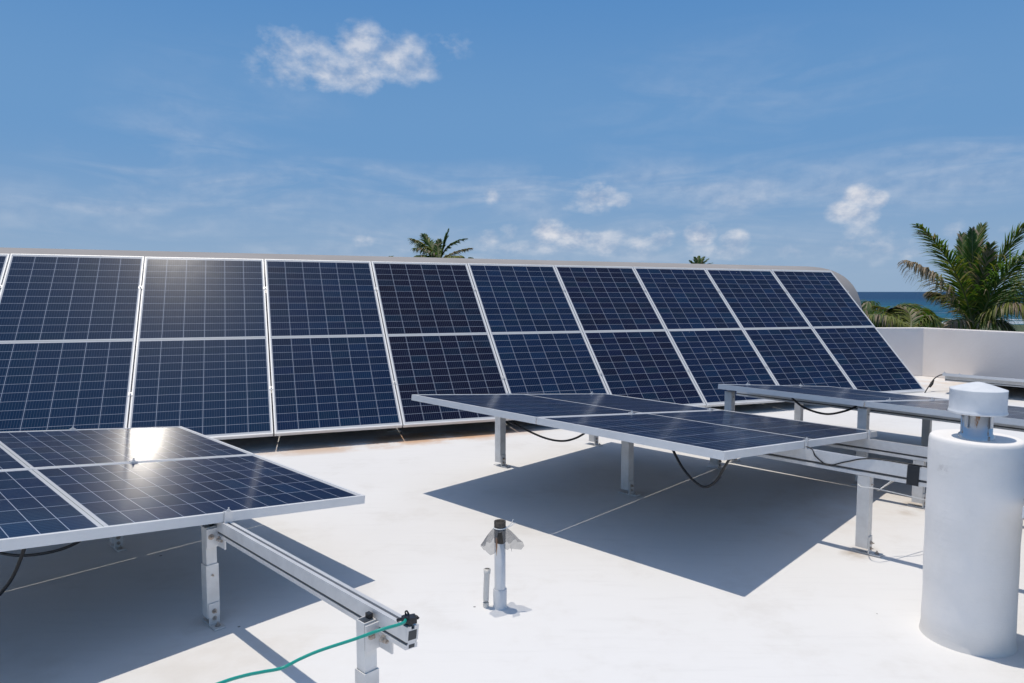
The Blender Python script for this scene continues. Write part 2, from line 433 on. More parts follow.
# the rounded wall the steep row leans against
AO = Vector((4.2266, 9.2178, 0.2780)); AAZ = 0.3741; AT = 0.7776
AE = Vector((math.cos(AAZ), math.sin(AAZ), -0.0048)).normalized()
AN = Vector((math.sin(AAZ), -math.cos(AAZ), 0))
AD = (AN*math.cos(AT) + Vector((0, 0, -math.sin(AT)))).normalized()
def vp_(sx, t, z): p = AO + EH*sx + AN*t; return Vector((p.x, p.y, z - sx*.0048))
EH = Vector((AE.x, AE.y, 0)).normalized()
half = [(.262, ZR-.02), (.262, -.60), (.25, -.40), (.222, -.24), (.185, -.12), (.130, -.005), (.065, .08), (-.006, .145), (-.09, .205), (-.195, .256), (-.28, .288),
        (-.371, .314), (-.50, .340), (-.64, .358), (-.80, .370), (-1.0, .376), (-1.2, .376)]
prof = half + [(-2.4-t, z) for t, z in half[::-1][1:]]
bm = bmesh.new(); rings = []
for sx in (-13, -10, -7, -4, -1, .338, .35):
    k = .012 if sx == .35 else 0
    rings.append([bm.verts.new(vp_(sx, t + (k if t < -1.2 else -k), z - k)) for t, z in prof])
for i in range(len(rings)-1):
    for j in range(len(prof)-1):
        f = bm.faces.new((rings[i][j], rings[i+1][j], rings[i+1][j+1], rings[i][j+1])); f.smooth = True
bm.faces.new(rings[0]); bm.faces.new(rings[-1][::-1])
bmesh.ops.recalc_face_normals(bm, faces=bm.faces[:])
me_ = mesh_obj('barrel_vault', bm, M_vault)
tag(me_, 'grey plaster barrel vault with a rounded end behind the steep rear row', 'vault')

# land, sea
def mat_land():
    s = NB('scrub_ground'); tc = s.N.new('ShaderNodeTexCoord'); o = tc.outputs['Object']
    n1 = s.noise(o, .08, 6, .65); n2 = s.noise(o, .9, 6, .7)
    c = s.mix(s.ramp(n1, .4, .6), (.035, .065, .02), (.075, .085, .03))
    c = s.mix(s.m_('MULTIPLY', s.ramp(n2, .55, .75), .5), c, (.30, .25, .17))
    s.L.new(c, s.b.inputs['Base Color']); s.b.inputs['Roughness'].default_value = .9
    return s.m
bm = bmesh.new()
SH = 175
rows = []
for i in range(41):
    x = -400 + 20*i
    edge = SH + 6*math.sin(x*.03) + 4*noise.noise(Vector((x*.05, 0, 0)))
    rows.append([bm.verts.new((x, -300, Z_LAND)), bm.verts.new((x, edge-34, Z_LAND)), bm.verts.new((x, edge-14, Z_LAND-.3)), bm.verts.new((x, edge+12, Z_SEA-.6))])
for i in range(40):
    for k in range(3): bm.faces.new((rows[i][k], rows[i+1][k], rows[i+1][k+1], rows[i][k+1]))
structure('land', bm, mat_land())
def mat_sea():
    s = NB('sea_water'); tc = s.N.new('ShaderNodeTexCoord'); o = tc.outputs['Object']
    sep = s.N.new('ShaderNodeSeparateXYZ'); s.L.new(o, sep.inputs[0])
    yy = sep.outputs[1]
    mp = s.N.new('ShaderNodeMapping'); mp.inputs['Scale'].default_value = (.35, 1.6, 1); s.L.new(o, mp.inputs[0])
    n1 = s.noise(mp.outputs[0], .012, 6, .6); n2 = s.noise(mp.outputs[0], .09, 7, .68)
    near = s.ramp(yy, 900, 170)
    c = s.mix(near, (.001, .034, .098), (.008, .115, .175))
    c = s.mix(s.m_('MULTIPLY', s.ramp(n1, .4, .62), .55), c, (.001, .028, .080))
    surf = s.m_('MULTIPLY', s.ramp(yy, 235, 190), s.ramp(n2, .47, .60))
    caps = s.m_('MULTIPLY', s.ramp(yy, 3000, 300), s.ramp(n2, .66, .72))
    foam = s.m_('MAXIMUM', surf, s.m_('MULTIPLY', caps, .6))
    c = s.mix(foam, c, (.72, .74, .75))
    s.L.new(c, s.b.inputs['Base Color']); s.b.inputs['Roughness'].default_value = .45
    s.b.inputs['Specular IOR Level'].default_value = .12
    bp = s.N.new('ShaderNodeBump'); bp.inputs['Strength'].default_value = .6; bp.inputs['Distance'].default_value = .8
    s.L.new(s.noise(o, .5, 5, .6), bp.inputs['Height']); s.L.new(bp.outputs[0], s.b.inputs['Normal'])
    return s.m
bm = bmesh.new()
v = [bm.verts.new(p) for p in ((-60000, 120, Z_SEA), (60000, 120, Z_SEA), (60000, 90000, Z_SEA), (-60000, 90000, Z_SEA))]
bm.faces.new(v); structure('sea', bm, mat_sea())

# ------------------------------------------------------------------ solar panel prototype
def make_panel():
    root = empty('solar_panel')
    bm = bmesh.new(); lip = .011; z1, z0 = 0.0, -TH
    # outer wall, top lip, inner wall, bottom flange as one swept ring
    sec = [(0, z0), (0, z1), (lip, z1), (lip, z1-.007), (.002, z1-.007), (.002, z0+.002), (.028, z0+.002), (.028, z0)]
    rings = []
    for ins, z in sec:
        rings.append([bm.verts.new(p) for p in ((ins, ins, z), (PW-ins, ins, z), (PW-ins, PL-ins, z), (ins, PL-ins, z))])
    n = len(rings)
    for i in range(n):
        A_, B_ = rings[i], rings[(i+1) % n]
        for k in range(4): bm.faces.new((A_[k], A_[(k+1) % 4], B_[(k+1) % 4], B_[k]))
    bmesh.ops.recalc_face_normals(bm, faces=bm.faces[:])
    mesh_obj('frame', bm, M_alu, root)
    bm = bmesh.new(); e = .004
    box(bm, e, PW-e, e, PL-e, -.0062, -.0018)
    for f in bm.faces:
        if f.normal.z < -.5 or f.calc_center_median().z < -.006: f.material_index = 1
    mesh_obj('glass_sheet', bm, [M_cells, M_back], root)
    bm = bmesh.new()
    box(bm, .44, .56, PL/2-.03, PL/2+.03, -.024, -.0066)
    mesh_obj('junction_box', bm, M_black, root, bevel=.004)
    return root
proto = make_panel(); used = [False]
def place_panel(O, X, Y, label, group, tint=(.25, 0, .12), sx=1.0):
    X = X.normalized(); Y = (Y - X*Y.dot(X)).normalized(); Z = X.cross(Y)
    M = Matrix(((X.x, Y.x, Z.x, O.x), (X.y, Y.y, Z.y, O.y), (X.z, Y.z, Z.z, O.z), (0, 0, 0, 1)))
    if not used[0]: o = proto; used[0] = True
    else:
        o = proto.copy(); col.objects.link(o)
        for ch in proto.children:
            c = ch.copy(); col.objects.link(c); c.parent = o
    o.matrix_world = M @ Matrix.Diagonal((sx, 1, 1, 1))
    o['label'] = label; o['category'] = 'solar panel'; o['group'] = group
    for c in o.children: c.color = (*tint, 1)
    return o

ordn = ['first', 'second', 'third', 'fourth', 'fifth', 'sixth', 'seventh', 'eighth', 'ninth', 'tenth']
TINT = [(.1, .1, 0), (.15, .0, 0), (.2, .0, 0), (0, .25, 0), (.35, .0, 0), (.05, .75, 0), (.45, 0, .05), (.95, 0, .26), (.9, 0, .14), (.8, 0, .06)]   # teal / purple / film of dust
for k in range(10):                                  # k-th from the right
    O = AO - AE*PITCHX*(k+1) + AD*PL + AE*.005
    extra = {0: 'steep blue solar panel at the right end of the tall rear row',
             9: 'steep blue solar panel of the tall rear row, cut off by the left edge',
             8: 'steep blue solar panel of the rear row with glare in its top right corner',
             7: 'steep hazy greyish solar panel of the rear row, just right of the glare'}
    lab = extra.get(k, 'steep blue solar panel of the tall rear row, %s from its right end' % ordn[k])
    jr = random.Random(k*3+1); JX = Vector((0, 0, jr.uniform(-.0012, .0012))); JY = Vector((jr.uniform(-.001, .001), 0, jr.uniform(-.0012, .0012)))
    place_panel(O, AE+JX, -AD+JY, lab, 'steep solar panels in the tall rear row', TINT[k])

# ------------------------------------------------------------------ racks
RAILP = [(-.019, 0), (.019, 0), (.019, .011), (.013, .013), (.013, .018), (.019, .020), (.019, .058), (.005, .058), (.005, .050), (-.005, .050), (-.005, .058),
         (-.019, .058), (-.019, .020), (-.013, .018), (-.013, .013), (-.019, .011)]
RH = .058
def frame_matrix(O, X, Y):
    X = X.normalized(); Y = (Y - X*Y.dot(X)).normalized(); Z = X.cross(Y)
    return Matrix(((X.x, Y.x, Z.x, O.x), (X.y, Y.y, Z.y, O.y), (X.z, Y.z, Z.z, O.z), (0, 0, 0, 1)))
def add_rail(parent, p0, p1, side, scale=1.0):  # scale stretches the profile height
    """p0,p1: rail top centreline; side: horizontal vector across the rail"""
    Y = (p1-p0); ln = Y.length; Y.normalize(); X = (side - Y*side.dot(Y)).normalized()
    Z = X.cross(Y)
    if Z.z < 0: X = -X; Z = X.cross(Y)
    M = Matrix(((X.x, Y.x, Z.x, p0.x), (X.y, Y.y, Z.y, p0.y), (X.z, Y.z, Z.z, p0.z), (0, 0, 0, 1)))
    bm = bmesh.new()
    M = M @ Matrix.Diagonal((1, 1, scale, 1))
    prism(bm, [(x, (z-RH)) for x, z in RAILP], 0, ln, M)
    r = mesh_obj('rail', bm, M_rail, parent)
    # dark plates paint the shade inside the hollow end and the rail slots
    bm = bmesh.new()
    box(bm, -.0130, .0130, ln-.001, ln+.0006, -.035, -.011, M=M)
    mesh_obj('hollow_end_shade', bm, M_slot_shade, r)
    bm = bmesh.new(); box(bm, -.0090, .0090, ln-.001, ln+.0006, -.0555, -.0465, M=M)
    mesh_obj('hollow_end_shade', bm, M_slot_shade, r)
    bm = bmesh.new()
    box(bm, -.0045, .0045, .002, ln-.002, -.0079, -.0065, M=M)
    mesh_obj('slot_shade', bm, M_slot_shade, r)
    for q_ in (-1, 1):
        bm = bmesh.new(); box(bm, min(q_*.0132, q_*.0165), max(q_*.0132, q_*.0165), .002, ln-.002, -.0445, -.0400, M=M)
        mesh_obj('slot_shade', bm, M_slot_shade, r)
    return r
def hexbolt(bm, M, r=.011, h=.010, mi=0):
    lathe(bm, [(r*1.35, 0), (r*1.35, .002), (r*1.02, .0021)], 14, M, mi)
    lathe(bm, [(r, .002), (r, h), (r*.45, h), (r*.45, h+.008), (.0001, h+.008)], 6, M, mi)
def add_leg(parent, foot, ztop, yaw, split=.55, w=.046, bracket=1, low_bracket=True):
    """square telescopic post: foot = ground point, yaw = direction of the rail"""
    h = ztop - foot.z
    M = Matrix.Translation(foot) @ Matrix.Rotation(yaw, 4, 'Z')      # local x = along rail, y = across
    bm = bmesh.new(); a = w/2; hs = h*split
    t = .003
    # lower (outer) sleeve, open topped
    for s_ in (1,):
        box(bm, -a, a, -a, -a+t, .03, hs, M=M); box(bm, -a, a, a-t, a, .03, hs, M=M)
        box(bm, -a, -a+t, -a+t, a-t, .03, hs, M=M); box(bm, a-t, a, -a+t, a-t, .03, hs, M=M)
    leg = mesh_obj('leg', bm, M_post, parent)
    if split < .99:
     bm = bmesh.new(); b_ = a-.004
     box(bm, -b_, b_, -b_, -b_+t, hs*.6, h, M=M); box(bm, -b_, b_, b_-t, b_, hs*.6, h, M=M)
     box(bm, -b_, -b_+t, -b_+t, b_-t, hs*.6, h, M=M); box(bm, b_-t, b_, -b_+t, b_-t, hs*.6, h, M=M)
     mesh_obj('upper_tube', bm, M_post, leg)
    # foot: L angle screwed to the deck
    bm = bmesh.new()
    box(bm, a+.0005, a+.0055, -a*.85, a*.85, .004, .085, M=M)
    box(bm, a+.0055, a+.055, -a*.85, a*.85, .002, .008, M=M)
    box(bm, -a-.025, a+.0003, -a*.7, a*.7, .001, .006, M=M)
    mesh_obj('foot_bracket', bm, M_post, leg, bevel=.0012)
    for MM, r_, h_ in ((M @ Matrix.Translation((a+.0056, 0, .055)) @ Matrix.Rotation(math.pi/2, 4, 'Y'), .007, .008),
                       (M @ Matrix.Translation((a+.0056, 0, .028)) @ Matrix.Rotation(math.pi/2, 4, 'Y'), .006, .005),
                       (M @ Matrix.Translation((a+.034, 0, .008)), .008, .007),
                       (M @ Matrix.Translation((a+.0002, 0, hs-.04)) @ Matrix.Rotation(math.pi/2, 4, 'Y'), .0035, .003)):
        bm = bmesh.new(); hexbolt(bm, MM, r_, h_); mesh_obj('bolt', bm, M_bolt, leg)
    if bracket:
        # L bracket between the post head and the rail flank
        bm = bmesh.new(); sy = bracket
        box(bm, a+.0005, a+.006, -.020, .026+.004, h-.075, h-.004, M=M)
        box(bm, a+.006, a+.060, .022, .0275, h-.075, h-.004, M=M)
        mesh_obj('angle_bracket', bm, M_rail, leg, bevel=.001)
        bm = bmesh.new()
        hexbolt(bm, M @ Matrix.Translation((a+.006, -.004, h-.034)) @ Matrix.Rotation(math.pi/2, 4, 'Y'), .008, .006)
        mesh_obj('bolt', bm, M_bolt, leg); bm = bmesh.new()
        hexbolt(bm, M @ Matrix.Translation((a+.034, .022, h-.040)) @ Matrix.Rotation(math.pi/2, 4, 'X'), .011, .010)
        mesh_obj('bolt', bm, M_bolt, leg)
        bm = bmesh.new()
        box(bm, -.010, .008, .004, .016, h, h+.014, M=M)
        mesh_obj('plastic_plug', bm, M_black, leg, bevel=.002)
    return leg
def add_clamp(parent, P, X, Y, Z, end=False):
    """clamp sitting on the panel surface at P; Z = panel normal, X across the gap, Y along it"""
    M = Matrix(((X.x, Y.x, Z.x, P.x), (X.y, Y.y, Z.y, P.y), (X.z, Y.z, Z.z, P.z), (0, 0, 0, 1)))
    bm = bmesh.new()
    if end:
        box(bm, .0012, .012, -.014, .014, -TH-.001, .0040, M=M)
        box(bm, -.009, .0010, -.014, .014, .0004, .0045, M=M)
        hexbolt(bm, M @ Matrix.Translation((.004, 0, .0045)), .006, .007)
    else:
        box(bm, -.015, .015, -.015, .015, .0004, .0045, M=M)
        hexbolt(bm, M @ Matrix.Translation((0, 0, .0045)), .006, .007)
    mesh_obj('clamp', bm, M_rail, parent)

ta = R(-0.6)
def axes(az, tb):
    A = Vector((math.sin(az)*math.cos(ta), -math.cos(az)*math.cos(ta), math.sin(ta)))
    B = Vector((math.cos(az)*math.cos(tb), math.sin(az)*math.cos(tb), math.sin(tb)))
    return A, B, A.cross(B).normalized()
def table(O, az, tb, cols, rails, legs, labels, rack_label, group, clampA, bshift=0.0, beside=False, rsc=1.0, sx=1.0):
    """cols: list of A offsets of panels; rails: (b, a0, a1); legs: (a, b, split)"""
    A, B, Z = axes(az, tb)
    for (a0, lab) in zip(cols, labels):
        place_panel(O + A*a0 + B*bshift, A, B, lab, group, sx=sx)
    root = empty('mounting_rack', (O + A*1.0 + B*1.0).xy.to_3d() + Vector((0, 0, ZR)))
    inv = root.matrix_world.copy()
    inv = Matrix.Translation(root.location).inverted()
    kids = []
    for b_, a0, a1 in rails:
        p0 = O + B*b_ + A*a0 - Z*(TH+.001); p1 = O + B*b_ + A*a1 - Z*(TH+.001)
        kids.append(add_rail(root, p0, p1, B, rsc))
        for ca, end in clampA:
            P = O + A*ca + B*b_
            X = -A if end == -1 else A
            add_clamp(root, P, X, X.cross(Z)*-1, Z, end=bool(end))
    yaw = math.atan2(A.y, A.x)
    for a_, b_, split in legs:
        P = O + A*a_ + B*b_
        ztop = P.z - TH - .010
        q = P - Vector((B.x, B.y, 0)).normalized()*(.046 if beside else 0)
        if beside: add_leg(root, Vector((q.x, q.y, ZR)), ztop-.01, yaw, split)
        else: add_leg(root, Vector((q.x, q.y, ZR)), P.z-TH-(RH*rsc if min(abs(b_-r0[0]) for r0 in rails) < .08 else .012)-.001, yaw, 1.0, bracket=0, w=.054)
    for ch in root.children: ch.matrix_parent_inverse = inv
    tag(root, rack_label, 'rack', 'aluminium panel racks standing on the roof')
    return root

LO, LAZ, LTB = Vector((-2.1079, 4.3568, -.8534)), .8008, R(-6.2)
CO, CAZ, CTB = Vector((-.6038-.018, 4.2210+.0175, -.6318)), .8008, R(-5.9)
RO, RAZ, RTB = Vector((1.500, 5.012, -.670)), .765, R(-5.9)
g_low = 'low solar panels on racks in the foreground'
# left table is defined from its right edge, so shift it back by one panel length
table(LO, LAZ, LTB, [.005, 1.036], [(-.60, -.12, 3.165), (-1.42, -.12, 2.06)],
      [(1.994, -.60, .62), (3.015, -.60, .62), (.89, -.60, .62), (.05, -.60, .62), (1.99, -1.42, .62), (.89, -1.42, .62)],
      ['low solar panel of the left table, rear one with the blinding sun reflection', 'low solar panel at the left, front one of two, its corner pointing right'],
      'aluminium rack under the left table, its bare rail reaching toward the viewer', g_low,
      [(0.004, -1), (1.0315, 0), (2.057, 1)], bshift=-PL, beside=True, sx=1.02)
table(CO, CAZ, CTB, [.005, 1.046, 3.07], [(.86, -.10, 4.2), (1.83, -.10, 4.2)],
      [(-.04, .82, .6), (1.00, .88, .6), (.02, 1.83, .6), (1.09, 1.83, .6), (2.36, .86, .6), (2.355, 1.83, .6), (3.7, .86, .6), (3.7, 1.83, .6)],
      ['low solar panel on the central table, rear left one with its tip pointing left', 'low solar panel on the central table, front one casting a pointed shadow',
       'low solar panel mostly hidden behind the white chimney, at the right edge'],
      'aluminium rack under the central table with two bare rails running right', g_low,
      [(0.004, -1), (1.0415, 0), (2.077, 1)], rsc=1.4, sx=1.03)
table(RO, RAZ, RTB, [.005, 1.017, 2.029], [(.46, -.08, 3.1), (1.42, -.08, 3.1)],
      [(.05, .09, .6), (.04, 1.30, .6), (.985, .07, .62), (.985, 1.42, .6), (2.0, .46, .6), (2.0, 1.42, .6)],
      ['low solar panel on the right rear table, left one in front of the steep row', 'low solar panel with brownish glare on the right rear table, behind the chimney cap',
       'low solar panel of the right rear table, cut off by the right edge'],
      'aluminium rack under the right rear table beyond the chimney', g_low,
      [(0.0, -1), (1.012, 0), (2.024, 0), (3.036, 1)])
# far low table by the parapet
T4 = at(942, 372.8, 8.35)
table(T4, .80, R(-6.0), [.005, 1.017, 2.029], [(.14, .01, 3.1), (.95, .01, 3.1)],
      [(.30, .14, .6), (1.9, .14, .6), (2.9, .14, .6)],
      ['very low solar panel by the parapet with a thin black cable at its corner', 'very low solar panel by the parapet, directly behind the chimney cap tip',
       'very low solar panel by the parapet, cut off by the right edge'],
      'short rack holding the panels nearest the parapet corner', g_low,
      [(0.0, -1), (1.012, 0), (2.024, 0), (3.036, 1)])

# rack of the steep row
def steep_rack():
    AZn = AE.cross(-AD).normalized()
    root = empty('mounting_rack', (AO.x-AE.x*5, AO.y-AE.y*5, ZR))
    inv = Matrix.Translation(root.location).inverted()
    for d in (.40, 1.56):
        p0 = AO + AD*d - AE*10.2 - AZn*(TH+.001); p1 = AO + AD*d + AE*.04 - AZn*(TH+.001)
        add_rail(root, p0, p1, AD)
        for k in range(1, 10):
            P = AO - AE*PITCHX*k + AD*d
            add_clamp(root, P, AE, AD, AZn)
        add_clamp(root, AO+AE*.0005-AE*.001 + AD*d, AE, AD, AZn, end=True)
    for k in range(0, 11, 2):
        s_ = -PITCHX*k - (.25 if k == 0 else 0) + (.25 if k == 10 else 0)
        for d, sp_ in ((.40, .6), (1.50, .6)):
            P = AO + AE*s_ + AD*d - AZn*(TH+RH+.01)
            yaw = math.atan2(AE.y, AE.x)
            add_leg(root, Vector((P.x, P.y, ZR)), P.z-.005, yaw, .6, bracket=0)
    for ch in root.children: ch.matrix_parent_inverse = inv
    tag(root, 'aluminium rack with two long rails and clamps carrying the steep rear row', 'rack', 'aluminium panel racks standing on the roof')
steep_rack()

# ------------------------------------------------------------------ chimney flue
def mat_chimney():
    s = NB('white_stucco'); tc = s.N.new('ShaderNodeTexCoord'); o = tc.outputs['Object']
    n1 = s.noise(o, 5, 6, .7); n2 = s.noise(o, 55, 4, .6)
    mp = s.N.new('ShaderNodeMapping'); mp.inputs['Scale'].default_value = (1, 1, 7); s.L.new(o, mp.inputs[0])
    n3 = s.noise(mp.outputs[0], 3, 5, .65)
    sep = s.N.new('ShaderNodeSeparateXYZ'); s.L.new(o, sep.inputs[0])
    c = s.mix(s.ramp(n1, .4, .7), (.94, .90, .855), (.90, .86, .81))
    c = s.mix(s.m_('MULTIPLY', s.ramp(n1, .60, .72), s.m_('MULTIPLY', s.ramp(sep.outputs[2], .42, .66), .5)), c, (.42, .36, .33))
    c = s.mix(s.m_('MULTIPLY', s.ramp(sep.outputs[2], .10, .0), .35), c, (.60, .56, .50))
    s.L.new(c, s.b.inputs['Base Color']); s.b.inputs['Roughness'].default_value = .7
    bp = s.N.new('ShaderNodeBump'); bp.inputs['Strength'].default_value = .5; bp.inputs['Distance'].default_value = .0035
    s.L.new(s.m_('ADD', n3, s.m_('MULTIPLY', n2, .5)), bp.inputs['Height']); s.L.new(bp.outputs[0], s.b.inputs['Normal'])
    return s.m
def mat_galv():
    s = NB('galvanised_neck'); tc = s.N.new('ShaderNodeTexCoord'); o = tc.outputs['Object']
    mp = s.N.new('ShaderNodeMapping'); mp.inputs['Scale'].default_value = (1, 1, .25); s.L.new(o, mp.inputs[0])
    n1 = s.noise(mp.outputs[0], 26, 5, .6)
    c = s.mix(s.ramp(n1, .54, .62), (.62, .64, .66), (.34, .15, .04))
    s.L.new(c, s.b.inputs['Base Color']); s.b.inputs['Roughness'].default_value = .35
    s.put(s.b.inputs['Metallic'], s.m_('SUBTRACT', .85, s.m_('MULTIPLY', s.ramp(n1, .54, .62), .8)))
    return s.m
M_stucco = mat_chimney(); M_galv = mat_galv()
M_capw = mat('painted_metal_cap', (.84, .85, .86), .45, .0, var=(.72, .74, .76), nscale=16, bump=(25, .15, .003))
CC = Vector((1.634, 2.406, ZR))
ch = empty('chimney', CC)
tag(ch, 'stout round white stuccoed chimney with a small flat metal cap, right foreground', 'chimney')
bm = bmesh.new(); rr = .1435
prof = [(rr+.006, -.005), (rr+.003, .01), (rr, .03)] + [(rr+.0008*math.sin(z*31), z) for z in [.03+.0335*i for i in range(1, 20)]] + [(rr-.0005, .712), (rr-.003, .722), (rr-.007, .726), (rr-.014, .727), (rr-.05, .724), (.045, .722)]
lathe(bm, prof, 72)
for v_ in bm.verts:
    n_ = noise.noise(v_.co*9)*.0014 + noise.noise(v_.co*3)*.0018
    r_ = v_.co.xy.length
    if r_ > .1: v_.co.x *= 1+n_/r_; v_.co.y *= 1+n_/r_
mesh_obj('flue_body', bm, M_stucco, ch, smooth=True)
bm = bmesh.new()
lathe(bm, [(.054, .715), (.054, .735), (.048, .740), (.048, .83), (.0435, .83), (.0435, .74)], 40)
neck = mesh_obj('metal_neck', bm, M_galv, ch, smooth=True)
for k in range(4):
    bm = bmesh.new(); a_ = R(20+90*k); M = Matrix.Rotation(a_, 4, 'Z') @ Matrix.Translation((.052, 0, .77))
    box(bm, -.002, .002, -.006, .006, -.005, .06, M=M)
    mesh_obj('strap', bm, M_galv, neck)
bm = bmesh.new()
lathe(bm, [(.070, .812), (.0885, .812), (.0893, .816), (.0882, .820), (.0866, .822), (.0866, .827), (.0860, .829), (.0860, .890), (.0868, .892), (.0868, .8955), (.084, .8965),
           (.05, .908), (.018, .918), (.001, .921)], 56)
cap = mesh_obj('cap', bm, M_capw, ch, smooth=True)
bm = bmesh.new(); lathe(bm, [(.088, .8145), (.044, .815)], 56); mesh_obj('cap_underside', bm, M_galv, cap)
for p_ in cap.data.polygons: p_.use_smooth = True

# ------------------------------------------------------------------ vent pipe with torn mesh
M_pvc = mat('aged_pvc', (.84, .83, .82), .4, var=(.76, .74, .72), nscale=9)
M_stub = mat('yellowed_pvc', (.76, .73, .68), .5, var=(.68, .65, .59), nscale=12)
M_soot = mat('black_bitumen', (.012, .012, .012), .7, var=(.09, .075, .06), nscale=60)
M_rust = mat('rust_drip', (.55, .25, .07), .8, var=(.40, .17, .05), nscale=40)
def mat_mesh():
    s = NB('insect_mesh')
    tc = s.N.new('ShaderNodeTexCoord')
    n = s.noise(tc.outputs['Object'], 60, 3, .6)
    s.b.inputs['Base Color'].default_value = (.20, .20, .205, 1); s.b.inputs['Roughness'].default_value = .5
    s.put(s.b.inputs['Alpha'], s.m_('ADD', .34, s.m_('MULTIPLY', n, .25)))
    return s.m
M_mesh = mat_mesh()
VP = Vector((-.047, 2.637, ZR))
vp = empty('vent_pipe', VP)
tag(vp, 'grey plastic vent pipe on the roof with torn insect mesh tied round its black rim', 'pipe')
bm = bmesh.new(); lathe(bm, [(.0215, .0), (.0215, .30), (.0180, .30), (.0180, .1)], 32); mesh_obj('pipe_body', bm, M_pvc, vp, smooth=True)
bm = bmesh.new(); lathe(bm, [(.030, -.004), (.027, .004), (.0262, .012), (.0265, .074), (.0245, .0755), (.0218, .0755)], 32); mesh_obj('collar', bm, M_pvc, vp, smooth=True)
bm = bmesh.new(); lathe(bm, [(.0220, .262), (.0222, .30), (.0230, .345), (.0188, .345), (.0188, .26)], 32)
for v_ in bm.verts: v_.co.z += noise.noise(v_.co*90)*.004 if v_.co.z < .28 else 0
mesh_obj('black_rim', bm, M_soot, vp, smooth=True)
bm = bmesh.new()
seg = 48; ringz = []
for j in range(6):
    t = j/5; ring = []
    for k in range(seg):
        a_ = 2*math.pi*k/seg
        fold = .16*math.sin(a_*5+1.0)+.10*math.sin(a_*9+2)
        r_ = .0236 + t*(.034 + .020*abs(math.cos(a_-.25))**3)*(1+1.6*fold*t)
        z_ = .318 - t*.038 - t*t*.034 + .010*t*math.sin(a_*4)
        if j == 5: z_ += .006*math.sin(a_*13)
        ring.append(bm.verts.new((r_*math.cos(a_), r_*math.sin(a_), z_)))
    ringz.append(ring)
for j in range(5):
    for k in range(seg):
        if j >= 1 and k in (34, 35, 36, 37): continue
        bm.faces.new((ringz[j][k], ringz[j][(k+1) % seg], ringz[j+1][(k+1) % seg], ringz[j+1][k]))
mesh_obj('insect_mesh', bm, M_mesh, vp, smooth=True)
bm = bmesh.new()
tube(bm, [(.0246*math.cos(2*math.pi*k/24), .0246*math.sin(2*math.pi*k/24), .320) for k in range(25)], .0022, 6, cap=False)
tube(bm, spline([(.023, -.008, .321), (.040, -.004, .332), (.052, .002, .352)], 5), .0016, 5)
tube(bm, spline([(.023, -.008, .319), (.042, -.006, .328), (.060, -.004, .340)], 5), .0018, 5)
mesh_obj('cable_tie', bm, M_white, vp)
bm = bmesh.new()
for k in range(3):
    pass
M = Matrix.Rotation(R(-128), 4, 'Z')
a_ = [bm.verts.new(M @ Vector((.0222, y_, z_))) for y_, z_ in ((-.004, .285), (.004, .285), (.0045, .255), (.002, .235), (0, .212), (-.002, .238), (-.004, .26))]
b2 = [bm.verts.new(M @ Vector((.0214, y_, z_))) for y_, z_ in ((-.004, .285), (.004, .285), (.0045, .255), (.002, .235), (0, .212), (-.002, .238), (-.004, .26))]
bm.faces.new(a_); bm.faces.new(b2[::-1])
for i in range(7): bm.faces.new((a_[i], b2[i], b2[(i+1) % 7], a_[(i+1) % 7]))
mesh_obj('rust_drip', bm, M_rust, vp)
sb = empty('stub_pipe', gz(486, 607))
tag(sb, 'thin cut-off beige plastic pipe beside the vent pipe', 'pipe')
bm = bmesh.new()
tube(bm, spline([(0, 0, -.004), (0, 0, .035), (.002, 0, .09), (.005, .002, .150)], 6), .0115, 16)
mesh_obj('pipe_body', bm, M_stub, sb, smooth=True)
bm = bmesh.new(); lathe(bm, [(.0135, 0), (.0142, .016), (.0100, .0165)], 20, Matrix.Translation((.0047, .002, .136)))
mesh_obj('pipe_socket', bm, M_stub, sb, smooth=True)

# ------------------------------------------------------------------ cables
def cable(name, pts, r, m, label, cat='cable', group=None, n=10):
    bm = bmesh.new(); P = spline(pts, n); b0 = P[0].copy()
    root_loc = Vector((b0.x, b0.y, b0.z))
    tube(bm, [p-root_loc for p in P], r, 8)
    o = mesh_obj(name, bm, m, smooth=True); o.location = root_loc
    return tag(o, label, cat, group)
gc = 'black cables hanging below the panels'
cable('hanging_cable', [at(508, 421, 4.15), at(524, 429, 4.12), at(545, 438, 4.1), at(562, 441, 4.05), at(576, 438, 4.0), at(588, 431, 3.98)], .006, M_black,
      'black cable looping below the central table beside its left leg', group=gc)
cable('hanging_cable', [at(673, 450, 3.2), at(682, 467, 3.15), at(694, 481, 3.1), at(705, 487, 3.08), at(716, 481, 3.05), at(724, 468, 3.0), at(730, 458, 2.98)], .006, M_black,
      'black cable hanging in a deep loop under the front corner of the central table', group=gc)
cable('hanging_cable', [at(792, 398, 4.7), at(805, 408, 4.7), at(826, 414, 4.65), at(845, 411, 4.6), at(857, 406, 4.55)], .007, M_black,
      'black cable sagging below the front edge of the right rear table', group=gc)
cable('hanging_cable', [at(-30, 545, 2.6), at(0, 553, 2.55), at(25, 555.5, 2.5), at(55, 551, 2.46), at(78, 542, 2.45), at(92, 530, 2.44)], .0055, M_black,
      'black cable curving under the left table near the left edge', group=gc)
cable('hanging_cable', [at(28, 535, 2.2), at(22, 555, 2.2), at(12, 578, 2.2), at(-2, 596, 2.2), at(-20, 612, 2.2)], .006, M_black,
      'black cable dropping steeply to the roof at the left edge', group=gc)
cable('hanging_cable', [at(946, 374.5, 8.6), at(940, 375.2, 8.6), at(934, 379, 8.55), at(929, 386, 8.5), at(924, 394, 8.4)], .0065, M_black,
      'thin black cable hanging from the corner of the panels by the parapet', group=gc)
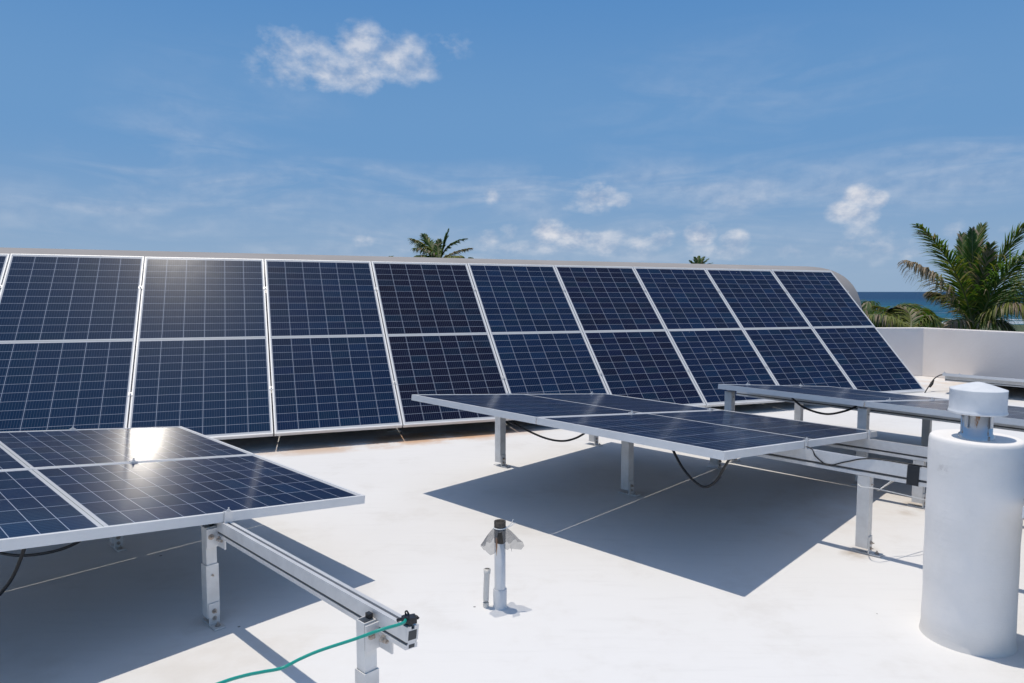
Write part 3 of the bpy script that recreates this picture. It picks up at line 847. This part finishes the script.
bm = bmesh.new(); p0, p1 = at(933.5, 380, 8.56), at(930, 387, 8.5); tube(bm, [p0, (p0+p1)/2, p1], [.010, .020, .010], 8)
o = mesh_obj('cable_connector', bm, M_black); tag(o, 'black plug on the thin cable beside the parapet corner', 'connector')
# cord strung from the central table past the right leg
A_, B_, Z_ = axes(CAZ, CTB)
cable('grey_cord', [at(858, 484, 3.20), at(862, 487, 3.14), at(878, 489, 3.14), at(930, 501, 3.3), at(965, 509, 3.4)], .0022, M_white,
      'thin pale cord tied round a rack leg and strung toward the chimney', 'cord')
cable('grey_cord', [at(880, 489, 3.18), at(890, 482, 3.2), at(900, 475, 3.2), at(920, 468, 3.25)], .002, M_white,
      'short pale cord rising from the leg to the black tape on the rail', 'cord')
railz = CO + B_*.86
def on_rail(a, h, s=0): return CO + B_*(.86+s) + A_*a - Z_*(TH+.001) + Vector((0, 0, h))
cable('rail_cable', [on_rail(1.95, .006), on_rail(2.1, .008, -.012), on_rail(2.14, -.030, -.026), on_rail(2.2, -.060, -.028), on_rail(2.28, -.03, -.026), on_rail(2.38, .003, -.02), on_rail(2.55, .006), on_rail(3.0, .006)], .0032, M_black,
      'black cable lying along the bare front rail right of the central table', 'cable')
# tape wrapped round the front rail near the chimney
M = frame_matrix(on_rail(2.565, 0), A_, B_)
bm = bmesh.new()
box(bm, -.024, .024, -.0225, .0225, -RH*1.4-.003, .003, M=M)
tp = mesh_obj('tape_wrap', bm, M_tape, bevel=.002); tag(tp, 'black tape wrapped round the bare front rail beside the chimney', 'tape')
# green earth wire and its black clip at the end of the left rail
LA, LB, LZ = axes(LAZ, LTB)
def on_left(a, h, s=0): return LO + LB*(-.60+s) + LA*a - LZ*(TH+.001) + Vector((0, 0, h))
endp = on_left(3.15, .010)
cable('green_wire', [on_left(3.13, .010, 0), at(403, 623, 1.69), at(380, 630, 1.64), at(355, 639, 1.64), at(320, 650.5, 1.64), at(300, 659, 1.63), at(282, 668, 1.62), at(262, 672, 1.58), at(245, 675.5, 1.54), at(222, 682.5, 1.48), at(180, 700, 1.4), at(140, 730, 1.3)],
      .0042, M_green, 'bright green wire stretching from the rail end across the foreground', 'wire')
clip = empty('wire_clip', endp)
tag(clip, 'black plastic clip cluster fixed on the end of the left rail', 'clip')
bm = bmesh.new(); Mx = Matrix.Rotation(math.atan2(LA.y, LA.x), 4, 'Z')
box(bm, -.030, .012, -.014, .014, -.010, .012, M=Mx); box(bm, -.018, .020, -.022, .004, -.004, .018, M=Mx @ Matrix.Rotation(.5, 4, 'Z'))
box(bm, -.006, .028, -.006, .020, -.002, .020, M=Mx @ Matrix.Rotation(-.4, 4, 'Z'))
mesh_obj('clip_body', bm, M_tape, clip, bevel=.003)
bm = bmesh.new(); 
tube(bm, spline([(-.045, .004, -.002), (-.025, .0, .006), (-.008, 0, .010)], 4), .0065, 8)
tube(bm, spline([(-.010, .004, .010), (-.016, .006, .026), (-.010, .002, .034), (-.002, 0, .022)], 4), .003, 6)
tube(bm, spline([(.010, .0, .014), (.024, -.006, .018), (.034, -.012, .012)], 4), .005, 6)
mesh_obj('clip_lever', bm, M_black, clip, smooth=True)
clip.scale = (.72, .72, .72)

# ------------------------------------------------------------------ vegetation
def leafmat(name, c, c2, trans=.25):
    m = mat(name, c, .55, 0, var=c2, nscale=3.0, spec=.4)
    b = m.node_tree.nodes['Principled BSDF']
    nt = m.node_tree; out = [n for n in nt.nodes if n.type == 'OUTPUT_MATERIAL'][0]
    tr = nt.nodes.new('ShaderNodeBsdfTranslucent'); tr.inputs[0].default_value = (c[0]*1.6, c[1]*1.7, c[2]*.8, 1)
    mx = nt.nodes.new('ShaderNodeMixShader'); mx.inputs[0].default_value = trans
    nt.links.new(b.outputs[0], mx.inputs[1]); nt.links.new(tr.outputs[0], mx.inputs[2]); nt.links.new(mx.outputs[0], out.inputs[0])
    return m
M_lg = leafmat('palm_leaf_green', (.080, .150, .028), (.046, .098, .020), .35)
M_ly = leafmat('palm_leaf_olive', (.215, .225, .035), (.12, .15, .03))
M_ld = leafmat('palm_leaf_dry', (.34, .27, .20), (.23, .17, .11))
M_rib = mat('palm_midrib', (.16, .18, .06), .5, var=(.14, .12, .06), nscale=2)
M_trunk = mat('palm_trunk', (.22, .18, .14), .9, var=(.13, .11, .08), nscale=5, bump=(14, .6, .03))
def frond(bm, p0, p1, p2, ll, nl=60, dry=.1, olive=.12, droop=.5, wid=.022, seedv=0):
    """quadratic midrib p0-p1-p2 with leaflets along both sides"""
    rnd = random.Random(seedv); nl = int(nl*2.1); wid = wid*.82
    p0, p1, p2 = Vector(p0), Vector(p1), Vector(p2)
    c1 = 2*p1 - (p0+p2)/2
    def q(t): return (1-t)**2*p0 + 2*(1-t)*t*c1 + t*t*p2
    L_ = [q(i/20) for i in range(21)]
    tube(bm, L_, [.028*(1-.85*i/20) for i in range(21)], 6, mi=3)
    for i in range(nl):
        t = .14 + .86*(i+.5)/nl
        P = q(t); T = (q(min(1, t+.02))-q(t-.02)).normalized()
        S = T.cross(Vector((0, 0, 1)))
        if S.length < .12: S = T.cross(Vector((0, 1, 0)))
        S.normalize(); N_ = S.cross(T).normalized()
        env = math.sin(math.pi*min(1, (t*.86+.10)))**.6
        for sd in (-1, 1):
            if rnd.random() < .04: continue
            ln = ll*env*rnd.uniform(.78, 1.08)
            ang = R(rnd.uniform(30, 50))*(1-.35*t)
            d = (T*math.cos(ang) + S*sd*math.sin(ang) + N_*rnd.uniform(-.15, .25)).normalized()
            mi = 0
            x = rnd.random()
            if x < dry*(.5+1.2*t): mi = 2
            elif x < dry+olive: mi = 1
            g = Vector((0, 0, -1))
            sg = [P]; dd = d.copy(); dr = droop*rnd.uniform(.6, 1.3)
            for k in range(3):
                dd = (dd + g*dr*(.25+.35*k)).normalized(); sg.append(sg[-1]+dd*ln/3)
            w_ = T.cross(d).cross(d).normalized()*wid*rnd.uniform(.7, 1.2)
            ws = [.5, 1, .75, .06]
            prev = None
            for k in range(4):
                a = bm.verts.new(sg[k]-w_*ws[k]); b = bm.verts.new(sg[k]+w_*ws[k])
                if prev: bm.faces.new((prev[0], prev[1], b, a)).material_index = mi
                prev = (a, b)
def palm(loc, crown, fronds, label, ll=.75, nl=60, wid=.022, group='coconut palms beyond the roof', name='palm_tree', dry=.08, olive=.14):
    root = empty(name, loc); loc = Vector(loc); crown = Vector(crown)
    bm = bmesh.new()
    P = spline([Vector((0, 0, -.2)), Vector((.25, .1, (crown.z-loc.z)*.5)), crown-loc], 12)
    tube(bm, P, [.17-.07*i/(len(P)-1)+.008*math.sin(i*2.1) for i in range(len(P))], 12)
    mesh_obj('trunk', bm, M_trunk, root, smooth=True)
    bm = bmesh.new()
    for i, f in enumerate(fronds):
        m, t = f[0], f[1]; kw = dict(f[2]) if len(f) > 2 else {}
        kw.setdefault('dry', dry); kw.setdefault('olive', olive); kw.setdefault('wid', wid)
        l2 = kw.pop('ll', ll); n2 = kw.pop('nl', nl)
        frond(bm, Vector((0, 0, 0))+(crown-loc), Vector(m)-loc, Vector(t)-loc, l2, n2, seedv=i*17+int(abs(loc.x*31)), **kw)
    mesh_obj('crown', bm, [M_lg, M_ly, M_ld, M_rib], root)
    tag(root, label, 'palm', group)
    return root
D = 17.0
c_ = at(975, 335, D)
fr = [
 (at(955, 272, D-.6), at(917, 225, D-1.2), dict(dry=.10, olive=.35, droop=.35, ll=.62)),
 (at(944, 284, D+.2), at(905, 260, D-.2), dict(dry=.70, olive=.2, droop=1.1, ll=.78, nl=62)),
 (at(955, 303, D+.8), at(928, 292, D+1.2), dict(dry=.55, olive=.2, droop=1.0, ll=.6)),
 (at(971, 275, D+.4), at(982, 226, D+.8), dict(droop=.10, ll=.55)),
 (at(966, 284, D+.6), at(962, 235, D+1.2), dict(droop=.10, ll=.48)),
 (at(973, 284, D-.3), at(972, 230, D-.3), dict(droop=.12, ll=.42, olive=.1)),
 (at(981, 288, D-.4), at(990, 245, D-.8), dict(droop=.3, ll=.5, dry=.3)),
 (at(995, 272, D-.3), at(1028, 222, D-.8), dict(droop=.30, ll=.70, olive=.4)),
 (at(1004, 276, D-.9), at(1054, 238, D-1.8), dict(droop=.6, ll=.95, olive=.15, nl=70)),
 (at(1014, 290, D+.2), at(1075, 266, D+.0), dict(droop=.8, ll=1.0, nl=70, dry=.05)),
 (at(1003, 292, D+1.0), at(1056, 254, D+2.0), dict(droop=.7, ll=1.0, nl=70, dry=.05)),
 (at(1010, 302, D+.8), at(1066, 288, D+1.6), dict(droop=.8, ll=1.0, nl=70, dry=.1)),
 (at(1006, 304, D-1.2), at(1052, 318, D-2.4), dict(droop=1.0, ll=.72, olive=.65, dry=.3, nl=64)),
 (at(962, 320, D-.5), at(942, 331, D-.9), dict(droop=.9, ll=.5, dry=.6)),
 (at(990, 320, D-.8), at(1015, 331, D-1.2), dict(droop=.9, ll=.6, dry=.3)),
 (at(985, 308, D+.6), at(1012, 290, D+1.2), dict(droop=.7, ll=.7)),
]
palm((c_.x+.4, c_.y+.3, Z_LAND), c_, fr, 'tall coconut palm with some dried fronds rising behind the right parapet', ll=.8, nl=64)
# low palm whose arching frond just clears the parapet left of it
D2 = 15.0; c2 = at(905, 352, D2)
fr2 = [(at(875, 318, D2), at(845, 322, D2-.4), dict(droop=1.1, olive=.75, ll=.6)), (at(893, 320, D2-.3), at(862, 317, D2-.8), dict(droop=1.1, olive=.7, dry=.2, ll=.6, nl=70)),
       (at(910, 315, D2+.5), at(890, 309, D2+.9), dict(droop=.9, olive=.6, dry=.2, ll=.55, nl=70)), (at(925, 318, D2-.2), at(938, 330, D2-.5), dict(droop=1.0, olive=.6, ll=.45)),
       (at(918, 312, D2+1), at(934, 318, D2+1.6), dict(droop=.9, olive=.4, ll=.5)), (at(900, 318, D2+1.5), at(875, 306, D2+2.5), dict(droop=.8, ll=.5, dry=.35)),
       (at(880, 330, D2-.6), at(862, 338, D2-1), dict(droop=.9, ll=.6, dry=.3)), (at(915, 330, D2-.6), at(925, 338, D2-1), dict(droop=.9, ll=.5, dry=.3)),
       (at(897, 322, D2+.4), at(872, 315, D2+.4), dict(droop=1.1, olive=.8, ll=.6, nl=70))]
palm((c2.x, c2.y, Z_LAND), c2, fr2, 'low yellow-green palm whose arching fronds just clear the parapet corner', nl=60)
D3 = 24.0; c3 = at(876, 330, D3)
def ring(c, n, rad, up, seedv, ll=.6, z_tip=.2):
    rnd = random.Random(seedv); out = []
    for k in range(n):
        a = 2*math.pi*k/n + rnd.uniform(-.25, .25); r_ = rad*rnd.uniform(.8, 1.15); u_ = up*rnd.uniform(.4, 1.3)
        m = c + Vector((math.cos(a)*r_*.5, math.sin(a)*r_*.5, u_*.9)); t = c + Vector((math.cos(a)*r_, math.sin(a)*r_, u_*z_tip*rnd.uniform(.2, 2.5)))
        out.append((m, t, dict(droop=rnd.uniform(.3, .9), ll=ll)))
    return out
palm((c3.x, c3.y, Z_LAND), at(872, 337, D3), ring(at(872, 337, D3), 11, 2.0, 1.1, 5), 'dark palm crown against the sea, right of the grey vault end', nl=34, wid=.03, dry=.15)
D4 = 30.0
palm((at(915, 330, D4).x, D4, Z_LAND), at(908, 338, D4), ring(at(908, 338, D4), 12, 2.4, 1.2, 9), 'dark bushy palm in front of the sea, behind the low yellow-green palm', nl=34, wid=.035, dry=.1)
# palm rising behind the steep row
D5 = 24.0; c5 = at(440, 262, D5)
fr5 = [(at(428, 248, D5), at(411, 238.5, D5-.4), dict(olive=.7, ll=.5, droop=.7)), (at(432, 248, D5+.5), at(424, 235, D5+.8), dict(ll=.45, droop=.3)),
       (at(430, 252, D5-.5), at(414, 248, D5-1), dict(ll=.5, droop=.8, dry=.2)), (at(444, 246, D5), at(448.5, 230, D5), dict(ll=.3, droop=.15)),
       (at(438, 250, D5+.3), at(439, 240, D5+.5), dict(ll=.3)), (at(449, 246, D5), at(467, 238.5, D5-.2), dict(ll=.28, droop=.45)),
       (at(453, 253, D5-.3), at(472, 248, D5-.6), dict(ll=.32, droop=.5, dry=.6, olive=.2)), (at(450, 257, D5-.6), at(462, 256, D5-1.2), dict(ll=.45, droop=.8, olive=.8)),
       (at(428, 256, D5-.6), at(416, 256, D5-1.2), dict(ll=.5, droop=.8)), (at(438, 266, D5+1), at(444, 268, D5+2)), (at(425, 262, D5+.6), at(412, 268, D5+1))]
palm((c5.x, D5, Z_LAND), c5, fr5, 'palm top with spread fronds showing above the middle of the grey vault', nl=36, wid=.03)
cT = at(702, 276, 26)
palm((cT.x, 26, Z_LAND), cT, [(at(697+q*.5, 268, 26), at(tx, ty, 26+q*.1), dict(droop=.1, ll=.25, nl=20)) for q, (tx, ty) in enumerate(((690, 261), (695, 258), (699, 256.5), (704, 257), (709, 259), (713, 263)))]
     + ring(cT, 6, 1.0, .2, 11, ll=.3), 'spiky palm tip just showing above the grey vault toward its right end', nl=26, wid=.03)
for px, py, D_, lab, r_ in ((395, 268, 30, 'palm tip barely showing above the vault, left of the spread palm top', 1.2), (479, 268.5, 30, 'palm tip barely showing above the vault, right of the spread palm top', 1.2),
                        (31, 262, 30, 'palm tip barely showing above the vault near the left edge', 1.2)):
    cc = at(px, py+1.2, D_)
    palm((cc.x, D_, Z_LAND), cc, ring(cc, 9, r_*.55, .45, px, ll=.25), lab, nl=26, wid=.03)
# scrub between roof and shore: individual shrubs
def shrub(x, y, r_, h, label, seedv):
    rnd = random.Random(seedv); root = empty('shrub', (x, y, Z_LAND))
    bm = bmesh.new()
    for k in range(5):
        a = rnd.uniform(0, 6.28); tube(bm, spline([(0, 0, -.1), (math.cos(a)*r_*.2, math.sin(a)*r_*.2, h*.4), (math.cos(a)*r_*.5, math.sin(a)*r_*.5, h*.8)], 4), [.08-.007*i for i in range(9)], 6)
    mesh_obj('stem', bm, M_trunk, root)
    bm = bmesh.new()
    cl = [(Vector((rnd.uniform(-.7, .7)*r_, rnd.uniform(-.7, .7)*r_, h*rnd.uniform(.45, .9))), r_*rnd.uniform(.3, .5)) for _ in range(12)]
    for c, cr in cl:
        for _ in range(150):
            d = Vector((rnd.gauss(0, 1), rnd.gauss(0, 1), rnd.gauss(0, .8))).normalized()
            p = c + d*cr*rnd.uniform(.5, 1.05); s_ = rnd.uniform(.10, .22)
            u = Vector((rnd.gauss(0, 1), rnd.gauss(0, 1), rnd.gauss(0, .5))).normalized(); w = u.cross(d).normalized() if u.cross(d).length > .1 else Vector((1, 0, 0))
            vs = [bm.verts.new(p + u*s_*a + w*s_*.6*b) for a, b in ((-1, 0), (0, -1), (1, 0), (0, 1))]
            bm.faces.new(vs).material_index = 0 if rnd.random() < .75 else 1
    mesh_obj('foliage', bm, [M_lg, M_ly], root)
    tag(root, label, 'shrub', 'shrubs beyond the roof')
for i, (px, y, r_, h, lab) in enumerate(((866, 42, 3.4, 6.0, 'leafy green shrub beyond the parapet, closest to the wall end'), (890, 50, 3.8, 5.7, 'leafy green shrub beyond the parapet, behind the yellow-green palm'),
                                    (915, 60, 3.4, 5.0, 'leafy green shrub beyond the parapet, close to the surf'))):
    d = ray(px, 330); shrub(d.x/d.y*y, y, r_, h, lab, 50+i)
